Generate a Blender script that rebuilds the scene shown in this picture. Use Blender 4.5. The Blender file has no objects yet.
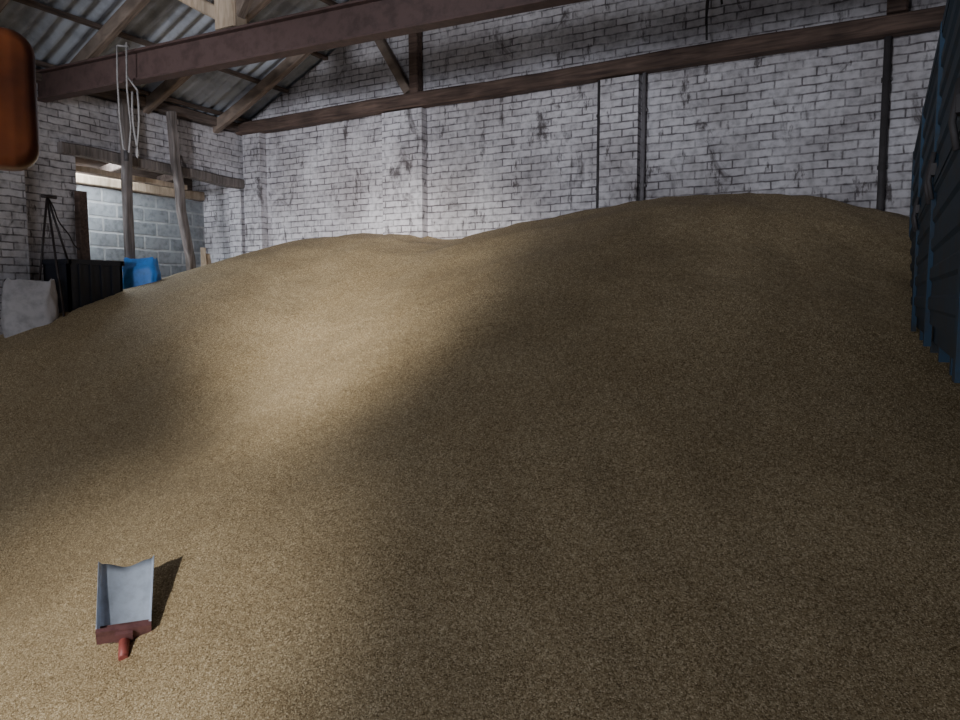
import bpy, bmesh, math, random
from mathutils import Vector, Matrix, noise
random.seed(7)
K=-0.8   # survey datum -> floor level
def Z(c): return c+K

# ------------------------------------------------------------------ materials
def nt(name):
    m=bpy.data.materials.new(name); m.use_nodes=True
    t=m.node_tree; b=t.nodes['Principled BSDF']
    return m,t,b
def N(t,typ,**kw):
    n=t.nodes.new(typ)
    for k,v in kw.items(): setattr(n,k,v)
    return n
def L(t,a,b): t.links.new(a,b)
def ramp(t,fac,stops):
    r=t.nodes.new('ShaderNodeValToRGB')
    e=r.color_ramp.elements
    while len(e)<len(stops): e.new(0.5)
    for i,(p,c) in enumerate(stops):
        e[i].position=p; e[i].color=(*c,1) if len(c)==3 else c
    L(t,fac,r.inputs[0]); return r
def mixc(t,fac,a,b,mode='MIX'):
    m=t.nodes.new('ShaderNodeMix'); m.data_type='RGBA'; m.blend_type=mode
    for inp,val in ((m.inputs[0],fac),(m.inputs[6],a),(m.inputs[7],b)):
        if hasattr(val,'is_output'): L(t,val,inp)
        else: inp.default_value=val if not isinstance(val,tuple) else (*val[:3],1)
    return m.outputs[2]

def brick_mat(name,c1,c2,mortar,w,h,ms,dirt=0.6,webs=True):
    m,t,b=nt(name)
    g=N(t,'ShaderNodeNewGeometry')
    sp=N(t,'ShaderNodeSeparateXYZ'); L(t,g.outputs['Position'],sp.inputs[0])
    sn=N(t,'ShaderNodeSeparateXYZ'); L(t,g.outputs['True Normal'],sn.inputs[0])
    ab=N(t,'ShaderNodeMath',operation='ABSOLUTE'); L(t,sn.outputs[0],ab.inputs[0])
    gt=N(t,'ShaderNodeMath',operation='GREATER_THAN'); L(t,ab.outputs[0],gt.inputs[0]); gt.inputs[1].default_value=.6
    mx=N(t,'ShaderNodeMix'); L(t,gt.outputs[0],mx.inputs[0]); L(t,sp.outputs[0],mx.inputs[2]); L(t,sp.outputs[1],mx.inputs[3])
    cb=N(t,'ShaderNodeCombineXYZ'); L(t,mx.outputs[0],cb.inputs[0]); L(t,sp.outputs[2],cb.inputs[1])
    nd=N(t,'ShaderNodeTexNoise'); nd.inputs['Scale'].default_value=6; nd.inputs['Detail'].default_value=3; L(t,g.outputs['Position'],nd.inputs['Vector'])
    sc=N(t,'ShaderNodeVectorMath',operation='SCALE'); L(t,nd.outputs['Color'],sc.inputs[0]); sc.inputs['Scale'].default_value=.026
    ad=N(t,'ShaderNodeVectorMath',operation='ADD'); L(t,cb.outputs[0],ad.inputs[0]); L(t,sc.outputs[0],ad.inputs[1])
    br=N(t,'ShaderNodeTexBrick'); L(t,ad.outputs[0],br.inputs['Vector'])
    br.inputs['Color1'].default_value=(*c1,1); br.inputs['Color2'].default_value=(*c2,1); br.inputs['Mortar'].default_value=(*mortar,1)
    br.inputs['Scale'].default_value=1; br.inputs['Mortar Size'].default_value=ms; br.inputs['Mortar Smooth'].default_value=.5
    br.inputs['Brick Width'].default_value=w; br.inputs['Row Height'].default_value=h; br.inputs['Bias'].default_value=-.2
    n1=N(t,'ShaderNodeTexNoise'); n1.inputs['Scale'].default_value=.9; n1.inputs['Detail'].default_value=8; n1.inputs['Roughness'].default_value=.62; L(t,g.outputs['Position'],n1.inputs['Vector'])
    r1=ramp(t,n1.outputs[0],[(.36,(dirt,dirt*.96,dirt*.94)),(.60,(1,1,1))])
    n4=N(t,'ShaderNodeTexNoise'); n4.inputs['Scale'].default_value=3.5; n4.inputs['Detail'].default_value=6; n4.inputs['Roughness'].default_value=.7; L(t,g.outputs['Position'],n4.inputs['Vector'])
    r4=ramp(t,n4.outputs[0],[(.42,(0,0,0)),(.64,(.8,.8,.8))])
    col=mixc(t,r4.outputs[0],br.outputs[0],c1)
    col=mixc(t,1.0,col,r1.outputs[0],'MULTIPLY')
    n2=N(t,'ShaderNodeTexNoise'); n2.inputs['Scale'].default_value=14; n2.inputs['Detail'].default_value=5; L(t,g.outputs['Position'],n2.inputs['Vector'])
    r2=ramp(t,n2.outputs[0],[(.3,(.6,.6,.6)),(.55,(1,1,1))])
    col=mixc(t,.8,col,r2.outputs[0],'MULTIPLY')
    if webs:
        mp=N(t,'ShaderNodeMapping'); mp.inputs['Scale'].default_value=(1.5,1.5,.8); mp.inputs['Rotation'].default_value=(0.2,.5,0); L(t,g.outputs['Position'],mp.inputs[0])
        n3=N(t,'ShaderNodeTexNoise'); n3.inputs['Scale'].default_value=1.7; n3.inputs['Detail'].default_value=12; n3.inputs['Roughness'].default_value=.66; n3.inputs['Distortion'].default_value=.9; L(t,mp.outputs[0],n3.inputs['Vector'])
        r3=ramp(t,n3.outputs[0],[(.585,(0,0,0)),(.67,(.85,.85,.85))])
        col=mixc(t,r3.outputs[0],col,(.07,.055,.055))
        mp2=N(t,'ShaderNodeMapping'); mp2.inputs['Scale'].default_value=(5,5,1.6); mp2.inputs['Rotation'].default_value=(.1,-.45,0); mp2.inputs['Location'].default_value=(3,1,7); L(t,g.outputs['Position'],mp2.inputs[0])
        n5=N(t,'ShaderNodeTexNoise'); n5.inputs['Scale'].default_value=1.6; n5.inputs['Detail'].default_value=8; n5.inputs['Roughness'].default_value=.7; L(t,mp2.outputs[0],n5.inputs['Vector'])
        r5=ramp(t,n5.outputs[0],[(.595,(0,0,0)),(.66,(.85,.85,.85))])
        col=mixc(t,r5.outputs[0],col,(.07,.055,.055))
    L(t,col,b.inputs['Base Color']); b.inputs['Roughness'].default_value=.9
    bp=N(t,'ShaderNodeBump'); bp.inputs['Strength'].default_value=.5; bp.inputs['Distance'].default_value=.01
    inv=N(t,'ShaderNodeMath',operation='SUBTRACT'); inv.inputs[0].default_value=1; L(t,br.outputs['Fac'],inv.inputs[1]); 
    am=N(t,'ShaderNodeMath',operation='MULTIPLY_ADD'); L(t,n2.outputs[0],am.inputs[0]); am.inputs[1].default_value=.5; L(t,inv.outputs[0],am.inputs[2])
    L(t,am.outputs[0],bp.inputs['Height']); L(t,bp.outputs[0],b.inputs['Normal'])
    return m
M_BRICK=brick_mat('whitewashed_brick',(.76,.73,.76),(.50,.475,.50),(.19,.17,.18),.255,.082,.010,.6)
M_BLOCK=brick_mat('concrete_block',(.38,.40,.42),(.25,.27,.29),(.62,.62,.62),.42,.2,.02,.75,False)

def wood_mat(name,c1,c2,scale=(30,3,30)):
    m,t,b=nt(name)
    tc=N(t,'ShaderNodeTexCoord'); mp=N(t,'ShaderNodeMapping'); L(t,tc.outputs['Object'],mp.inputs[0]); mp.inputs['Scale'].default_value=scale
    n=N(t,'ShaderNodeTexNoise'); n.inputs['Scale'].default_value=1; n.inputs['Detail'].default_value=6; n.inputs['Distortion'].default_value=.6; L(t,mp.outputs[0],n.inputs['Vector'])
    n2=N(t,'ShaderNodeTexNoise'); n2.inputs['Scale'].default_value=2.5; n2.inputs['Detail'].default_value=4; L(t,tc.outputs['Object'],n2.inputs['Vector'])
    r=ramp(t,n.outputs[0],[(.3,c1),(.7,c2)])
    r2=ramp(t,n2.outputs[0],[(.3,(.55,.55,.55)),(.65,(1,1,1))])
    col=mixc(t,1.0,r.outputs[0],r2.outputs[0],'MULTIPLY')
    L(t,col,b.inputs['Base Color']); b.inputs['Roughness'].default_value=.85
    bp=N(t,'ShaderNodeBump'); bp.inputs['Strength'].default_value=.5; bp.inputs['Distance'].default_value=.01
    L(t,n.outputs[0],bp.inputs['Height']); L(t,bp.outputs[0],b.inputs['Normal'])
    return m
M_WX=wood_mat('timber_dark_x',(.07,.042,.034),(.19,.125,.095),(2.5,30,30))
M_WY=wood_mat('timber_dark_y',(.09,.066,.056),(.24,.18,.15),(30,2.5,30))
M_WZ=wood_mat('timber_grey_post',(.12,.10,.09),(.32,.27,.25),(30,30,2.5))
M_WR=wood_mat('timber_rafter',(.15,.11,.085),(.38,.29,.23),(3,30,6))
M_WL=wood_mat('timber_light',(.48,.35,.24),(.76,.60,.44),(25,25,4))

def simple(name,col,rough=.6,metal=0.,noise_amt=.4,nscale=6,col2=None,thr=(.45,.65)):
    m,t,b=nt(name)
    tc=N(t,'ShaderNodeTexCoord')
    n=N(t,'ShaderNodeTexNoise'); n.inputs['Scale'].default_value=nscale; n.inputs['Detail'].default_value=7; n.inputs['Roughness'].default_value=.65; L(t,tc.outputs['Object'],n.inputs['Vector'])
    c2=col2 if col2 else tuple(x*(1-noise_amt) for x in col)
    r=ramp(t,n.outputs[0],[(thr[0],col),(thr[1],c2)])
    L(t,r.outputs[0],b.inputs['Base Color']); b.inputs['Roughness'].default_value=rough; b.inputs['Metallic'].default_value=metal
    bp=N(t,'ShaderNodeBump'); bp.inputs['Strength'].default_value=.25; bp.inputs['Distance'].default_value=.004
    L(t,n.outputs[0],bp.inputs['Height']); L(t,bp.outputs[0],b.inputs['Normal'])
    return m
M_STEEL=simple('red_oxide_steel',(.105,.063,.056),.6,.1,.35,9)
M_PIPE=simple('dark_iron',(.07,.062,.064),.7,.1)
M_PIPEG=simple('grey_conduit',(.26,.24,.25),.7,.1)
M_SHEET=simple('fibre_cement_sheet',(.48,.51,.57),.9,0,.45,2.2)
M_BLUE=simple('faded_blue_paint',(.012,.036,.066),.7,.0,0,5,(.026,.028,.032),(.45,.68))
M_BLUE2=simple('blue_frame_paint',(.012,.046,.090),.7,.0,0,5,(.026,.028,.032),(.45,.68))
M_RUBBER=simple('tyre_rubber',(.02,.02,.02),.85)
M_BLACK=simple('black_plastic',(.010,.012,.020),.5)
M_SACKB=simple('blue_woven_plastic',(.04,.25,.74),.5,0,.3,10)
M_SACKW=simple('white_woven_plastic',(.50,.47,.48),.6,0,.3,8)
M_ROPE=simple('rope_fibre',(.34,.32,.31),.9,0,.3,30)
M_GALV=simple('galvanised_sheet',(.60,.68,.82),.45,.4,.2,12)
M_MAROON=simple('maroon_paint',(.19,.085,.085),.5,.1,.4,18)
M_RED=simple('red_paint',(.34,.085,.07),.5,.1,.4,18)
M_CONC=simple('concrete_floor',(.25,.24,.22),.9,0,.4,3)
M_WEB=simple('dusty_cable',(.05,.045,.045),1,0,.3,20)
M_LAMPH=simple('lamp_housing',(.03,.02,.02),.5)
m,t,b=nt('amber_lens'); b.inputs['Roughness'].default_value=.35
b.inputs['Subsurface Weight'].default_value=.3; b.inputs['Subsurface Radius'].default_value=(.03,.008,.003); b.inputs['Coat Weight'].default_value=.2
tc=N(t,'ShaderNodeTexCoord'); n=N(t,'ShaderNodeTexNoise'); n.inputs['Scale'].default_value=9; n.inputs['Detail'].default_value=4; L(t,tc.outputs['Object'],n.inputs['Vector'])
r=ramp(t,n.outputs[0],[(.35,(.12,.035,.018)),(.65,(.42,.115,.035))]); L(t,r.outputs[0],b.inputs['Base Color'])
w=N(t,'ShaderNodeTexWave'); w.bands_direction='X'; w.inputs['Scale'].default_value=22; L(t,tc.outputs['Object'],w.inputs[0])
bp=N(t,'ShaderNodeBump'); bp.inputs['Strength'].default_value=.06; bp.inputs['Distance'].default_value=.003; L(t,w.outputs[1],bp.inputs['Height']); L(t,bp.outputs[0],b.inputs['Normal'])
M_AMBER=m
def grain_mat():
    m,t,b=nt('grain')
    g=N(t,'ShaderNodeNewGeometry')
    v=N(t,'ShaderNodeTexVoronoi'); v.inputs['Scale'].default_value=170; L(t,g.outputs['Position'],v.inputs['Vector'])
    s=N(t,'ShaderNodeSeparateColor'); L(t,v.outputs['Color'],s.inputs[0])
    r=ramp(t,s.outputs[0],[(0,(.21,.145,.075)),(.3,(.40,.295,.165)),(.75,(.57,.44,.265)),(1,(.84,.70,.47))])
    v2=N(t,'ShaderNodeTexVoronoi'); v2.inputs['Scale'].default_value=80; L(t,g.outputs['Position'],v2.inputs['Vector'])
    s2=N(t,'ShaderNodeSeparateColor'); L(t,v2.outputs['Color'],s2.inputs[0])
    r2=ramp(t,s2.outputs[1],[(0,(.80,.79,.76)),(1,(1.0,1.0,1.0))])
    n=N(t,'ShaderNodeTexNoise'); n.inputs['Scale'].default_value=1.3; n.inputs['Detail'].default_value=8; n.inputs['Roughness'].default_value=.6; L(t,g.outputs['Position'],n.inputs['Vector'])
    rn=ramp(t,n.outputs[0],[(.35,(.84,.82,.79)),(.65,(1,1,1))])
    c=mixc(t,1.0,r.outputs[0],r2.outputs[0],'MULTIPLY'); c=mixc(t,1.0,c,rn.outputs[0],'MULTIPLY')
    L(t,c,b.inputs['Base Color']); b.inputs['Roughness'].default_value=.7; b.inputs['Specular IOR Level'].default_value=.25
    bp=N(t,'ShaderNodeBump'); bp.invert=True; bp.inputs['Strength'].default_value=.55; bp.inputs['Distance'].default_value=.003
    L(t,v.outputs['Distance'],bp.inputs['Height'])
    bp2=N(t,'ShaderNodeBump'); bp2.inputs['Strength'].default_value=.35; bp2.inputs['Distance'].default_value=.02
    n3=N(t,'ShaderNodeTexNoise'); n3.inputs['Scale'].default_value=14; n3.inputs['Detail'].default_value=4; L(t,g.outputs['Position'],n3.inputs['Vector'])
    L(t,n3.outputs[0],bp2.inputs['Height']); L(t,bp.outputs[0],bp2.inputs['Normal']); L(t,bp2.outputs[0],b.inputs['Normal'])
    return m
M_GRAIN=grain_mat()
m,t,b=nt('grain_kernel')
oi=N(t,'ShaderNodeNewGeometry')
v=N(t,'ShaderNodeTexNoise'); v.inputs['Scale'].default_value=90; L(t,oi.outputs['Position'],v.inputs['Vector'])
r=ramp(t,v.outputs[0],[(.3,(.30,.21,.12)),(.5,(.56,.435,.265)),(.7,(.86,.73,.50))]); L(t,r.outputs[0],b.inputs['Base Color']); b.inputs['Roughness'].default_value=.55
M_KERNEL=m

# ------------------------------------------------------------------ mesh builder
class MB:
    def __init__(s): s.bm=bmesh.new(); s.mats=[]
    def mi(s,m):
        if m not in s.mats: s.mats.append(m)
        return s.mats.index(m)
    def box(s,x0,x1,y0,y1,z0,z1,m):
        i=s.mi(m)
        v=[s.bm.verts.new((x,y,z)) for z in (z0,z1) for y in (y0,y1) for x in (x0,x1)]
        for f in ((0,2,3,1),(4,5,7,6),(0,1,5,4),(2,6,7,3),(0,4,6,2),(1,3,7,5)):
            s.bm.faces.new([v[k] for k in f]).material_index=i
    def beam(s,p0,p1,w,h,m,seg=1,jit=0.,up=(0,0,1),taper=1.,rnd=.0):
        i=s.mi(m); p0=Vector(p0);p1=Vector(p1);d=(p1-p0).normalized();u=Vector(up)
        if abs(d.dot(u))>.98: u=Vector((0,1,0))
        sx=d.cross(u).normalized(); uz=sx.cross(d).normalized(); rings=[]
        c=min(w,h)*.12
        prof=[(-w/2+c,-h/2),(w/2-c,-h/2),(w/2,-h/2+c),(w/2,h/2-c),(w/2-c,h/2),(-w/2+c,h/2),(-w/2,h/2-c),(-w/2,-h/2+c)]
        sd=random.random()*50
        for k in range(seg+1):
            f=k/seg; ce=p0.lerp(p1,f); sc=1+(taper-1)*f
            o=sx*jit*noise.noise((f*4+sd,0,0))+uz*jit*noise.noise((0,f*4+sd,3))
            rings.append([s.bm.verts.new(ce+o+(sx*a+uz*b_)*sc*(1+random.uniform(-rnd,rnd))) for a,b_ in prof])
        n=len(prof)
        for k in range(seg):
            for j in range(n):
                s.bm.faces.new((rings[k][j],rings[k][(j+1)%n],rings[k+1][(j+1)%n],rings[k+1][j])).material_index=i
        s.bm.faces.new(rings[0][::-1]).material_index=i; s.bm.faces.new(rings[-1]).material_index=i
    def tube(s,pts,r,m,n=10,r2=None):
        i=s.mi(m); pts=[Vector(p) for p in pts]; rings=[]
        for k,p in enumerate(pts):
            d=(pts[min(k+1,len(pts)-1)]-pts[max(k-1,0)]).normalized()
            u=Vector((0,0,1)) if abs(d.z)<.9 else Vector((0,1,0))
            a=d.cross(u).normalized(); c=a.cross(d)
            rr=r if r2 is None else r+(r2-r)*k/(len(pts)-1)
            rings.append([s.bm.verts.new(p+(a*math.cos(q)+c*math.sin(q))*rr) for q in [2*math.pi*j/n for j in range(n)]])
        for k in range(len(pts)-1):
            for j in range(n):
                f=s.bm.faces.new((rings[k][j],rings[k][(j+1)%n],rings[k+1][(j+1)%n],rings[k+1][j])); f.material_index=i; f.smooth=True
        s.bm.faces.new(rings[0][::-1]).material_index=i; s.bm.faces.new(rings[-1]).material_index=i
    def grid(s,fn,nu,nv,m,smooth=True,wrap=False):
        i=s.mi(m)
        vs=[[s.bm.verts.new(fn(a/nu,b_/nv)) for b_ in range(nv+1)] for a in range(nu+1)]
        for a in range(nu):
            for b_ in range(nv):
                f=s.bm.faces.new((vs[a][b_],vs[a+1][b_],vs[a+1][b_+1],vs[a][b_+1])); f.material_index=i; f.smooth=smooth
    def poly(s,pts,y0,y1,m):
        i=s.mi(m)
        a=[s.bm.verts.new((x,y0,z)) for x,z in pts]; c=[s.bm.verts.new((x,y1,z)) for x,z in pts]
        s.bm.faces.new(a).material_index=i; s.bm.faces.new(c[::-1]).material_index=i
        for k in range(len(pts)):
            j=(k+1)%len(pts); s.bm.faces.new((a[j],a[k],c[k],c[j])).material_index=i
    def done(s,name,mat=None,solid=0.,parent=None,center=True):
        if center:
            cs=[v.co for v in s.bm.verts]
            mn=Vector([min(c[k] for c in cs) for k in range(3)]); mx=Vector([max(c[k] for c in cs) for k in range(3)])
            o=(mn+mx)/2
            bmesh.ops.translate(s.bm,verts=s.bm.verts,vec=-o)
        else: o=Vector((0,0,0))
        bmesh.ops.recalc_face_normals(s.bm,faces=s.bm.faces)
        me=bpy.data.meshes.new(name); s.bm.to_mesh(me); s.bm.free()
        for q in s.mats: me.materials.append(q)
        ob=bpy.data.objects.new(name,me); bpy.context.scene.collection.objects.link(ob)
        ob.location=o
        if mat is not None: ob.matrix_world=mat@Matrix.Translation(o)
        if parent: ob.parent=parent
        return ob

# ------------------------------------------------------------------ building shell
RP=.457; RIDGE=7.0; W=14.0; YF=-13.5
def roofz(x): return Z(5.46)+RP*(x if x<RIDGE else 2*RIDGE-x)
FL=0.0
a=MB(); a.box(-3,W+.3,YF-.3,.3,-.2,FL,M_CONC); a.done('floor')
a=MB(); a.poly([(-1.2,FL),(W+.25,FL),(W+.25,roofz(W)),(RIDGE,roofz(RIDGE)),(0,roofz(0)),(-.25,roofz(0)-.1),(-.25,Z(4.9)),(-1.2,Z(4.9))],0,.3,M_BRICK)
a.box(.08,.42,-.13,.0,FL,Z(5.28),M_BRICK)
a.box(2.62,3.24,-.13,.0,FL,Z(5.28),M_BRICK)
a.box(5.60,6.03,-.13,.0,FL,Z(5.28),M_BRICK)
a.done('wall_back',center=False)
a=MB()
a.box(-.25,0,YF,0,FL,Z(3.0),M_BRICK)
a.box(-.25,0,YF,-2.64,Z(3.0),Z(5.30),M_BRICK)
a.box(-.25,0,-2.64,0,Z(4.65),Z(5.30),M_BRICK)
a.box(-.25,0,-.12,0,Z(3.0),Z(4.65),M_BRICK)
a.box(0,.12,-3.9,-3.3,FL,Z(5.28),M_BRICK)
a.done('wall_left',center=False)
a=MB(); a.box(W,W+.25,YF,0,FL,Z(5.4),M_BRICK); a.done('wall_right',center=False)
a=MB()
DX0,DX1,DZ=2.6,8.9,Z(4.9)
a.poly([(-.25,FL),(DX0,FL),(DX0,DZ),(DX1,DZ),(DX1,FL),(W+.25,FL),(W+.25,roofz(W)),(RIDGE,roofz(RIDGE)),(-.25,roofz(0))],YF-.25,YF,M_BRICK)
a.done('wall_front',center=False)
a=MB(); a.box(-1.2,-.95,-4.2,0,FL,Z(4.38),M_BLOCK); a.done('wall_annex',center=False)
a=MB(); a.beam((-.98,-4.1,Z(4.46)),(-.98,-.02,Z(4.46)),.16,.13,M_WL,6,.02); 
for y in (-3.4,-2.5,-1.6,-.7): a.beam((-1.05,y,Z(4.62)),(-.27,y,Z(4.72)),.09,.12,M_WY)
a.box(-1.3,-.26,-4.2,-.01,Z(4.78),Z(4.82),M_WY)
a.box(-1.22,-1.18,-4.2,-.01,Z(4.5),Z(4.80),M_WY)
a.done('annex_ceiling_timber')

a=MB(); a.beam((.02,-.10,Z(5.38)),(W-.02,-.10,Z(5.38)),.17,.17,M_WX,40,.05,rnd=.04); a.done('wall_plate_beam')
a=MB(); a.beam((-.02,YF+.1,Z(5.37)),(-.02,-.2,Z(5.37)),.22,.13,M_WY,30,.04,rnd=.04); a.done('wall_plate_beam')
a=MB(); a.beam((.03,-2.85,Z(4.62)),(.03,-.13,Z(4.57)),.14,.13,M_WZ,12,.03,rnd=.04); a.beam((-.12,-2.64,Z(4.44)),(-.12,-1.0,Z(4.42)),.08,.06,M_WL,6,.02); a.done('opening_lintel')

a=MB()
y=-.55
ys=[]
while y>YF: ys.append(y); y-=1.12
for y in ys:
    j=random.uniform(-.05,.05)
    a.beam((-.15,y,roofz(0)-.14-.07),(RIDGE,y+j,roofz(RIDGE)-.13),.10,.15,M_WR,10,.05,rnd=.04)
    a.beam((W+.15,y,roofz(W)-.14-.07),(RIDGE,y+j,roofz(RIDGE)-.13),.10,.15,M_WR,10,.05,rnd=.04)
    a.beam((RIDGE-1.6,y+.06,roofz(RIDGE-1.6)-.2),(RIDGE+1.6,y+.06,roofz(RIDGE+1.6)-.2),.05,.13,M_WR,2)
a.done('roof_rafters',center=False)
a=MB()
for k in range(0,10):
    x=.12+k*.74
    for xx in (x,2*RIDGE-x): a.beam((xx,YF,roofz(xx)-.03),(xx,-.01,roofz(xx)-.03),.07,.045,M_WY,6,.01)
a.done('roof_battens',center=False)
def sheet(x0,x1):
    a=MB(); nrow=7; L0=(x1-x0)/nrow
    ny=int((abs(YF)+.5)/.0295)
    for r_ in range(nrow):
        xa=x0+L0*r_; xb=x0+L0*(r_+1)
        def fn(u,v,xa=xa,xb=xb):
            x=xa+(xb-xa)*u; x2=x+(.0 if u>0 else -.1*(1 if x1>x0 else -1)) 
            yy=YF-.3+(abs(YF)+.5)*v
            return (x2,yy,roofz(x2)+.035+.028*math.sin(2*math.pi*yy/.177)+(.012*(1-u)))
        a.grid(fn,1,ny,M_SHEET)
    return a
a=sheet(-.5,RIDGE); a.done('ceiling_corrugated_roof',center=False)
a=sheet(W+.5,RIDGE); a.done('ceiling_corrugated_roof',center=False)

a=MB()
a.beam((3.13,-.09,Z(5.47)),(3.13,-.09,roofz(3.13)-.05),.13,.14,M_WX,4,.02)
a.beam((3.02,-.09,Z(5.50)),(2.42,-.09,roofz(2.42)-.1),.10,.11,M_WR,4,.02)
a.beam((8.42,-.12,Z(5.47)),(8.42,-.12,roofz(5.6)),.17,.16,M_WX,4,.02)
a.done('gable_studs')
a=MB()
def ibeam(a,p0,p1,h,w,tf,tw,m):
    p0=Vector(p0);p1=Vector(p1)
    up=Vector((0,0,1))
    a.beam(p0+up*(tf/2),p1+up*(tf/2),w,tf,m); a.beam(p0+up*(h-tf/2),p1+up*(h-tf/2),w,tf,m)
    a.beam(p0+up*(h/2),p1+up*(h/2),tw,h-tf*1.9,m)
ibeam(a,(.0,-3.03,Z(5.10)),(W-.05,-2.24,Z(5.14)),.31,.14,.022,.016,M_STEEL)
a.done('steel_roof_beam')
a=MB()
bx,by=2.88,-2.85; zt=Z(5.43)
a.beam((bx,by,zt),(bx,by,roofz(bx)-.1),.27,.18,M_WL,4,.01)
a.beam((bx-.05,by,zt+.12),(bx-1.1,by,roofz(bx-1.1)-.15),.13,.12,M_WL,4,.02)
a.beam((bx+.08,by,zt+.12),(bx+1.5,by,roofz(bx+1.5)-.15),.11,.12,M_WR,4,.02)
a.done('roof_strut_post')
a=MB(); a.beam((.17,-2.10,Z(2.6)),(.17,-2.10,Z(5.31)),.10,.10,M_WZ,8,.03,rnd=.06); a.done('timber_post')
a=MB(); a.beam((.19,-1.16,Z(2.8)),(.17,-1.44,Z(5.31)),.10,.10,M_WZ,8,.03,rnd=.06); a.done('timber_post')
a=MB(); a.beam((.02,-2.60,Z(2.4)),(.02,-2.62,Z(4.15)),.13,.12,M_WX,4,.02); a.done('timber_jamb')
a=MB(); a.beam((.22,-1.02,Z(3.0)),(.1,-.92,Z(3.58)),.07,.05,M_WL); a.beam((.25,-.9,Z(3.0)),(.1,-.85,Z(3.5)),.06,.04,M_WL); a.done('plank_offcuts')
for x,r_,pm in ((5.565,.018,M_PIPE),(6.075,.022,M_PIPEG),(8.36,.033,M_PIPE)):
    a=MB(); a.tube([(x,-.07,FL+1.0),(x,-.07,Z(5.30))],r_,pm)
    for zz in (Z(4.1),Z(4.9)): a.box(x-r_-.01,x+r_+.01,-.07,0,zz,zz+.03,pm)
    a.done('wall_pipe')

a=MB()
def sag(p0,p1,s,n=14): 
    p0=Vector(p0);p1=Vector(p1); return [p0.lerp(p1,k/n)+Vector((.02*math.sin(k*.9),0,-s*math.sin(math.pi*k/n))) for k in range(n+1)]
yb=-3.03
a.tube([(1.55,yb-.09,Z(5.43)),(1.55,yb-.1,Z(5.1)),(1.56,yb-.1,Z(4.7)),(1.60,yb-.1,Z(4.4)),(1.68,yb-.1,Z(4.36)),(1.72,yb-.09,Z(4.6)),(1.68,yb-.09,Z(5.0)),(1.70,yb-.09,Z(5.43))],.009,M_ROPE,6)
a.tube(sag((1.84,yb-.09,Z(4.95)),(1.76,yb-.09,Z(4.95)),.65),.010,M_ROPE,6)
a.tube([(1.55,yb-.09,Z(5.43)),(1.62,yb,Z(5.435)),(1.70,yb-.09,Z(5.43))],.009,M_ROPE,6)
a.tube([(1.70,yb-.09,Z(5.10)),(1.84,yb-.09,Z(4.95))],.009,M_ROPE,6)
a.tube([(1.64,yb-.1,Z(4.38)),(1.64,yb-.1,Z(4.28))],.022,M_PIPE,8)
a.done('hanging_rope')
a=MB()
for x0,zt_,zb,dx in ((6.92,7.3,5.48,-.18),(6.97,7.3,5.62,-.24),(6.90,7.3,5.80,-.02),(7.22,7.1,5.9,.04)):
    pts=[(x0+dx*k/8+.02*math.sin(k*1.7),-.24,Z(zt_+(zb-zt_)*k/8)) for k in range(9)]
    a.tube(pts,.011,M_WEB,6)
a.done('hanging_cable')

# ------------------------------------------------------------------ grain heap
def interp(x,t):
    if x<=t[0][0]: return t[0][1]
    for (a0,b0),(a1,b1) in zip(t,t[1:]):
        if x<=a1: return b0+(b1-b0)*(x-a0)/(a1-a0)
    return t[-1][1]
PX=[(-1,3.36),(0,3.46),(1.04,3.70),(2.0,3.77),(3.0,3.74),(3.6,3.60),(4.56,3.76),(5.57,3.89),(6.68,3.97),(7.3,3.95),(7.84,3.86),(8.53,3.67),(10,3.15),(14,1.2)]
SL=[(0,0),(2,.54),(2.9,.76),(3.6,1.06),(8,3.3),(12,5.2)]
SR=[(0,0),(.5,.06),(1.0,.24),(8,3.9),(12,6)]
def smooth(f): f=max(0,min(1,f)); return f*f*(3-2*f)
def interps(x,t,w=.25): return sum(interp(x+o*w,t) for o in (-1,-.5,0,.5,1))/5
def heap(x,y,fine=True):
    d=-y
    w=smooth((x-.3)/2.7)
    h=interps(x,PX)-((1-w)*interps(d,SL,.2)+w*interp(d,SR))
    h+=.06*math.sin(x*1.1+d*.35+.6)*min(1,d/1.5)
    h+=.08*noise.noise((x*.7,y*.7,1.3))*min(1,d/.6)
    if fine:
        h+=.020*noise.noise((x*3,y*2.2,4.1))+.007*noise.noise((x*9,y*9,2.1))
    return Z(h)
a=MB()
nx,ny=300,220
X0,X1,Y0,Y1=0.0,13.95,-11.0,0.0
a.grid(lambda u,v:(X0+(X1-X0)*u,Y0+(Y1-Y0)*v,max(-.05,heap(X0+(X1-X0)*u,Y0+(Y1-Y0)*v))),nx,ny,M_GRAIN)
hp=a.done('grain_heap',center=False)
if hp.data.polygons[0].normal.z<0: hp.data.flip_normals()
hp.data.materials.append(M_KERNEL)
ng=bpy.data.node_groups.new('loose_kernels','GeometryNodeTree')
ng.interface.new_socket('Geometry',in_out='INPUT',socket_type='NodeSocketGeometry')
ng.interface.new_socket('Geometry',in_out='OUTPUT',socket_type='NodeSocketGeometry')
gi=ng.nodes.new('NodeGroupInput'); go=ng.nodes.new('NodeGroupOutput')
dp=ng.nodes.new('GeometryNodeDistributePointsOnFaces'); dp.inputs['Density'].default_value=3600
pos=ng.nodes.new('GeometryNodeInputPosition'); sx=ng.nodes.new('ShaderNodeSeparateXYZ'); ng.links.new(pos.outputs[0],sx.inputs[0])
c1=ng.nodes.new('FunctionNodeCompare'); c1.operation='LESS_THAN'; ng.links.new(sx.outputs[1],c1.inputs[0]); c1.inputs[1].default_value=-2.4
c2=ng.nodes.new('FunctionNodeCompare'); c2.operation='GREATER_THAN'; ng.links.new(sx.outputs[1],c2.inputs[0]); c2.inputs[1].default_value=-7.6
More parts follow.
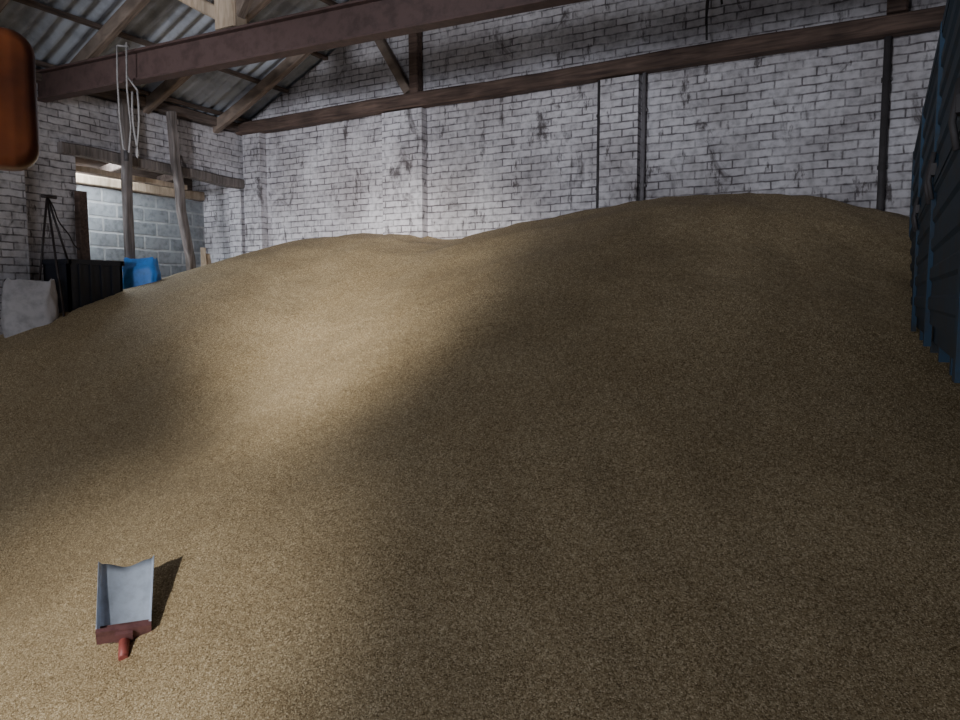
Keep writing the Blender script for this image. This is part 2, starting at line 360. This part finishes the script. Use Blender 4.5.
c3=ng.nodes.new('FunctionNodeCompare'); c3.operation='LESS_THAN'; ng.links.new(sx.outputs[0],c3.inputs[0]); c3.inputs[1].default_value=9.0
b1=ng.nodes.new('FunctionNodeBooleanMath'); ng.links.new(c1.outputs[0],b1.inputs[0]); ng.links.new(c2.outputs[0],b1.inputs[1])
b2=ng.nodes.new('FunctionNodeBooleanMath'); ng.links.new(b1.outputs[0],b2.inputs[0]); ng.links.new(c3.outputs[0],b2.inputs[1])
ng.links.new(gi.outputs[0],dp.inputs['Mesh']); ng.links.new(b2.outputs[0],dp.inputs['Selection'])
ico=ng.nodes.new('GeometryNodeMeshIcoSphere'); ico.inputs['Radius'].default_value=1; ico.inputs['Subdivisions'].default_value=1
tr=ng.nodes.new('GeometryNodeTransform'); tr.inputs['Scale'].default_value=(.0045,.0019,.0016); ng.links.new(ico.outputs[0],tr.inputs['Geometry'])
sm=ng.nodes.new('GeometryNodeSetMaterial'); sm.inputs['Material'].default_value=M_KERNEL; ng.links.new(tr.outputs[0],sm.inputs['Geometry'])
io=ng.nodes.new('GeometryNodeInstanceOnPoints'); ng.links.new(dp.outputs['Points'],io.inputs['Points']); ng.links.new(sm.outputs[0],io.inputs['Instance'])
rv=ng.nodes.new('FunctionNodeRandomValue'); rv.data_type='FLOAT_VECTOR'; rv.inputs[0].default_value=(-.1,-.4,0); rv.inputs[1].default_value=(.9,.4,6.28)
ng.links.new(rv.outputs[0],io.inputs['Rotation'])
jn=ng.nodes.new('GeometryNodeJoinGeometry'); ng.links.new(gi.outputs[0],jn.inputs[0]); ng.links.new(io.outputs[0],jn.inputs[0]); ng.links.new(jn.outputs[0],go.inputs[0])
md=hp.modifiers.new('loose_kernels','NODES'); md.node_group=ng

# ------------------------------------------------------------------ blue farm trailer
a=MB()
TX0,TX1,TY0,TY1=8.60,10.9,-5.7,-.90
TB,TT=Z(2.78),Z(4.07)
mid=TB+.66
a.box(TX0+.02,TX1-.02,TY0,TY1,TB-.08,TB,M_BLUE)
def side(xa,sgn):
    for (z0,z1) in ((TB,mid-.02),(mid+.02,TT)):
        prof=[]
        per=(z1-z0)/5
        for k in range(5):
            zb=z0+k*per
            prof+=[(0,zb),(0,zb+per*.45),(-.010,zb+per*.55),(-.010,zb+per*.9)]
        prof.append((0,z1))
        for (o0,q0),(o1,q1) in zip(prof,prof[1:]):
            i=a.mi(M_BLUE)
            vs=[a.bm.verts.new((xa+sgn*o0,TY0,q0)),a.bm.verts.new((xa+sgn*o0,TY1,q0)),a.bm.verts.new((xa+sgn*o1,TY1,q1)),a.bm.verts.new((xa+sgn*o1,TY0,q1))]
            a.bm.faces.new(vs).material_index=i
        a.box(min(xa+sgn*.012,xa+sgn*.04),max(xa+sgn*.012,xa+sgn*.04),TY0,TY1,z0,z1,M_BLUE)
        a.box(xa-.014,xa+.03,TY0,TY1,z1-.04,z1+.01,M_BLUE)
    for y in (TY0+.03,TY0+1.6,TY0+3.2,TY1-.03):
        a.box(xa-.018 if sgn>0 else xa-.01,xa+.01 if sgn>0 else xa+.018,y-.04,y+.04,TB-.1,TT+.01,M_BLUE2)
side(TX0,1); side(TX1,-1)
for y in (TY0,TY1):
    a.box(TX0,TX1,y-.02,y+.02,TB,TT,M_BLUE)
    for k in range(6):
        xx=TX0+.2+k*.38; a.box(xx,xx+.06,y-.045,y+.045,TB,TT,M_BLUE2)
for y in (TY0+.3,TY0+1.5,TY0+1.7,TY0+3.1,TY0+3.3):
    a.tube([(TX0-.02,y,mid-.12),(TX0-.035,y,mid-.04),(TX0-.02,y,mid+.08)],.010,M_PIPE,6); a.box(TX0-.03,TX0-.01,y-.03,y+.03,mid-.02,mid+.03,M_PIPE)
for x in (TX0+.65,TX1-.65): a.box(x-.05,x+.05,TY0,TY1,TB-.26,TB-.08,M_BLUE2)
for y in [TY0+.1+.56*k for k in range(9)]: a.box(TX0+.02,TX1-.02,y-.03,y+.03,TB-.14,TB-.08,M_BLUE2)
for y in (-3.25,-2.1):
    a.tube([(TX0+.3,y,.52),(TX1-.3,y,.52)],.06,M_PIPE,12)
    for x in (TX0+.65,TX1-.65):
        a.box(x-.04,x+.04,y-.4,y+.4,.60,.66,M_PIPE); a.box(x-.04,x+.04,y-.06,y+.06,.52,TB-.26,M_PIPE)
    for x,s in ((TX0+.3,1),(TX1-.3,-1)):
        prof=[(.27,-.13),(.40,-.15),(.48,-.13),(.52,-.09),(.52,.09),(.48,.13),(.40,.15),(.27,.13)]
        def fn(u,v,x=x,y=y):
            q=v*2*math.pi; f=u*(len(prof)-1); k=min(int(f),len(prof)-2); f-=k
            r_=prof[k][0]*(1-f)+prof[k+1][0]*f; o=prof[k][1]*(1-f)+prof[k+1][1]*f
            return (x+o,y+r_*math.cos(q),.52+r_*math.sin(q))
        a.grid(fn,7,32,M_RUBBER)
        a.tube([(x-.05,y,.52),(x+.05,y,.52)],.27,M_BLUE2,24); a.tube([(x-.13,y,.52),(x+.13,y,.52)],.08,M_BLUE2,12)
a.beam((9.75,TY0,TB-.5),(9.75,TY0-1.2,.7),.12,.12,M_BLUE2)
a.done('farm_trailer')

# ------------------------------------------------------------------ grain scoop
def heapn(x,y):
    e=.15; gx=(heap(x+e,y,0)-heap(x-e,y,0))/(2*e); gy=(heap(x,y+e,0)-heap(x,y-e,0))/(2*e)
    return gx,gy
sxp,syp=5.15,-5.73
a=MB()
Lb,Wb,Hb=.44,.265,.055
def tray(u,v):
    q=(v-.5)*2
    w=Wb*(.47+.05*u)
    x=q*w
    if abs(q)>.72: 
        s_=(abs(q)-.72)/.28; x=math.copysign(w*(.88+.12*s_),q); z=.02+Hb*s_*(1-.3*u)
    else: z=.02*(q/.72)**2
    y=u*Lb+.010*math.sin(v*math.pi*3)*(1 if u>.99 else 0)
    return (x,y,z+.02*u*u)
a.grid(tray,10,24,M_GALV)
a.box(-Wb*.47,Wb*.47,-.012,.012,-.004,Hb+.022,M_MAROON)
a.box(-Wb*.47,Wb*.47,-.012,.075,-.016,-.005,M_MAROON)
a.box(-Wb*.46,Wb*.46,.012,.06,.022,.03,M_MAROON)
a.tube([(0,.05,-.02),(0,-.06,.015),(0,-.14,.02)],.027,M_RED,14,.023)
a.box(-.04,.04,-.03,.0,.0,.06,M_MAROON)
hx=Vector((-.93,.63,0)).normalized()
gx,gy=heapn(sxp,syp)
slope=math.atan(gx*hx.x+gy*hx.y)
tilt=slope+math.radians(19)
hx2=Matrix.Rotation(math.radians(-4),3,'Z')@hx
yd=Vector((hx2.x*math.cos(tilt),hx2.y*math.cos(tilt),math.sin(tilt)))
xd=Vector((hx2.y,-hx2.x,0)); xd.z=-.02; xd=(xd-yd*xd.dot(yd)).normalized(); 
if xd.dot(Vector((.874,.486,0)))<0: xd=-xd
zd=xd.cross(yd)
R=Matrix((xd,yd,zd)).transposed().to_4x4()
a.done('grain_scoop',mat=Matrix.Translation((sxp,syp,heap(sxp,syp)+.03))@R,center=False).modifiers.new('solid','SOLIDIFY').thickness=.003

# ------------------------------------------------------------------ things by the left wall
a=MB()
x0,x1,y0,y1,z0,z1=.24,.70,-3.22,-2.58,Z(2.55),Z(3.31)
a.box(x0,x1,y0,y0+.03,z0,z1,M_BLACK);a.box(x0,x1,y1-.03,y1,z0,z1,M_BLACK);a.box(x0,x0+.03,y0,y1,z0,z1,M_BLACK);a.box(x1-.03,x1,y0,y1,z0,z1,M_BLACK);a.box(x0,x1,y0,y1,z0,z0+.03,M_BLACK)
a.box(x0-.02,x1+.02,y0-.02,y0+.03,z1-.05,z1,M_BLACK);a.box(x0-.02,x1+.02,y1-.03,y1+.02,z1-.05,z1,M_BLACK);a.box(x0-.02,x0+.03,y0,y1,z1-.05,z1,M_BLACK);a.box(x1-.03,x1+.02,y0,y1,z1-.05,z1,M_BLACK)
for k in range(1,5):
    yy=y0+(y1-y0)*k/5; a.box(x1-.005,x1+.015,yy-.015,yy+.015,z0,z1-.05,M_BLACK)
a.done('plastic_crate')
def sack(name,c,w,d,h,mat,seed,rot):
    a=MB()
    def fn(u,v):
        q=v*2*math.pi; zz=u
        fl=1-.12*u**2; pinch=1 if u<.75 else 1-(u-.75)*2.2
        cs,sn=math.cos(q),math.sin(q)
        x=w/2*fl*math.copysign(abs(cs)**.5,cs)
        y=d/2*fl*pinch*math.copysign(abs(sn)**.6,sn)
        n_=.035*noise.noise((cs*1.7+seed,sn*1.7,zz*3.5))+.012*noise.noise((cs*6+seed,sn*6,zz*9))
        return (x*(1+n_*4),y*(1+n_*5),h*zz+.05*noise.noise((cs*2,sn*2,seed))*u)
    a.grid(fn,18,40,mat)
    a.grid(lambda u,v:(w/2*.8*(u*2-1)*.9,d/2*.3*(v*2-1),h*.93),6,2,mat)
    return a.done(name,mat=Matrix.Translation(c)@Matrix.Rotation(rot,4,'Z'),center=False)
sack('feed_sack',(.56,-2.24,Z(2.86)),.44,.2,.50,M_SACKB,3,math.radians(32))
sack('grain_sack',(.55,-3.55,Z(2.42)),.52,.3,.66,M_SACKW,9,math.radians(50))
a=MB()
top=Vector((.35,-3.20,Z(4.0)))
for p in ((.80,-3.34,Z(2.6)),(.17,-2.80,Z(3.0)),(.17,-3.28,Z(2.7))):
    a.tube([top,Vector(p)],.013,M_LAMPH,8)
a.tube([top+Vector((0,-.06,0)),top+Vector((0,.1,.0))],.02,M_LAMPH,8)
a.tube(sag(top,(.17,-2.75,Z(3.45)),.05),.008,M_LAMPH,6)
a.done('iron_tripod')

# ------------------------------------------------------------------ amber lamp on a pole
cam_loc=Vector((8.41,-7.91,Z(2.9)))
c=Vector((7.439,-7.420,2.348))
th=math.radians(29.08+33)
R=Matrix.Rotation(th,4,'Z')
a=MB()
def rbox(w,h,y0,y1,rad,m,puff):
    def prof(s):
        pts=[]
        for k,(sx_,sz_) in enumerate(((1,1),(-1,1),(-1,-1),(1,-1))):
            for j in range(7):
                q=math.pi/2*(k+j/6); pts.append((s*(sx_*(w/2-rad)+rad*math.cos(q)),s*(sz_*(h/2-rad)+rad*math.sin(q))))
        return pts
    i=a.mi(m); rings=[]
    for (yy,s) in ((y1,1),(y0+.018,1),(y0+.008,.975),(y0+.002,.92),(y0,.84),(y0-puff*.6,.6),(y0-puff,.25)):
        rings.append([a.bm.verts.new((px,yy,pz)) for px,pz in prof(s)])
    n=len(rings[0])
    for r0,r1 in zip(rings,rings[1:]):
        for j in range(n):
            f=a.bm.faces.new((r0[j],r0[(j+1)%n],r1[(j+1)%n],r1[j])); f.material_index=i; f.smooth=True
    a.bm.faces.new(rings[0]).material_index=i; a.bm.faces.new(rings[-1][::-1]).material_index=i
rbox(.125,.173,0,.035,.03,M_AMBER,.004)
rbox(.10,.15,.035,.07,.03,M_LAMPH,0)
a.tube([(-.02,.05,.0),(-.10,.06,.03),(-.16,.06,.03)],.014,M_LAMPH,10)
zz=-(c.z)
a.tube([(-.18,.08,zz+.02),(-.18,.08,.16)],.022,M_LAMPH,12)
a.tube([(-.18,.08,.12),(-.10,.08,.15),(-.03,.06,.10),(-.03,.06,.06)],.012,M_MAROON,8)
a.tube([(-.18,.08,zz+.03),(-.18,.08,zz+.0)],.12,M_LAMPH,20)
a.done('indicator_lamp',mat=Matrix.Translation(c)@R,center=False)

# ------------------------------------------------------------------ lights
def look(ob,tgt):
    d=Vector(tgt)-ob.location; ob.rotation_euler=d.to_track_quat('-Z','Y').to_euler()
def area(name,loc,tgt,sx_,sy_,e,col):
    l=bpy.data.lights.new(name,'AREA'); l.shape='RECTANGLE'; l.size=sx_; l.size_y=sy_; l.energy=e; l.color=col
    o=bpy.data.objects.new(name,l); bpy.context.scene.collection.objects.link(o); o.location=loc; look(o,tgt); return o
def spot(name,loc,tgt,ang,blend,e,col,rad=.3):
    l=bpy.data.lights.new(name,'SPOT'); l.spot_size=math.radians(ang); l.spot_blend=blend; l.energy=e; l.color=col; l.shadow_soft_size=rad
    o=bpy.data.objects.new(name,l); bpy.context.scene.collection.objects.link(o); o.location=loc; look(o,tgt); return o
area('doorway_daylight',(5.75,YF-.1,2.2),(4.0,0,4.4),6,3.8,200,(.90,.94,1))
spot('heap_patch_spot_upper',(6.6,-12.4,3.0),(3.85,-2.0,Z(2.8)),20,1.0,4400,(1,.97,.90),.3)  # four added spots near the door form the bright patches on the heap
spot('heap_patch_spot_core',(6.6,-12.4,3.0),(4.1,-2.8,Z(2.4)),11,1.0,2600,(1,.97,.91),.25)
spot('heap_patch_spot_side',(6.6,-12.4,3.0),(2.4,-.9,Z(3.4)),18,1.0,2700,(1,.97,.94),.3)
spot('heap_patch_spot_lower',(6.2,-12.6,3.4),(4.9,-6.2,Z(.9)),30,1.0,1900,(1,.98,.93),.08)
for i_,(tx,e_) in enumerate(((1.0,3300),(4.4,1900),(8.0,1150))):
    spot('wall_wash_spot_%d'%(i_+1),(6.5,-12.8,2.4),(tx,0,Z(4.75)),22,.9,e_,(.87,.91,1),.5)  # added wall-wash spots, lift the back wall above the heap
area('annex_skylight',(-.6,-1.6,Z(4.75)),(-.6,-1.1,0),.6,2.4,90,(.82,.92,1))
w=bpy.data.worlds.new('World'); bpy.context.scene.world=w; w.use_nodes=True
w.node_tree.nodes['Background'].inputs[0].default_value=(.7,.8,1,1); w.node_tree.nodes['Background'].inputs[1].default_value=.6

cd=bpy.data.cameras.new('camera'); cam=bpy.data.objects.new('camera',cd); bpy.context.scene.collection.objects.link(cam)
cd.lens=27; cd.sensor_width=36; cam.location=cam_loc; cam.rotation_euler=(math.radians(85),0,math.radians(29.08)); cd.clip_start=.05
bpy.context.scene.camera=cam
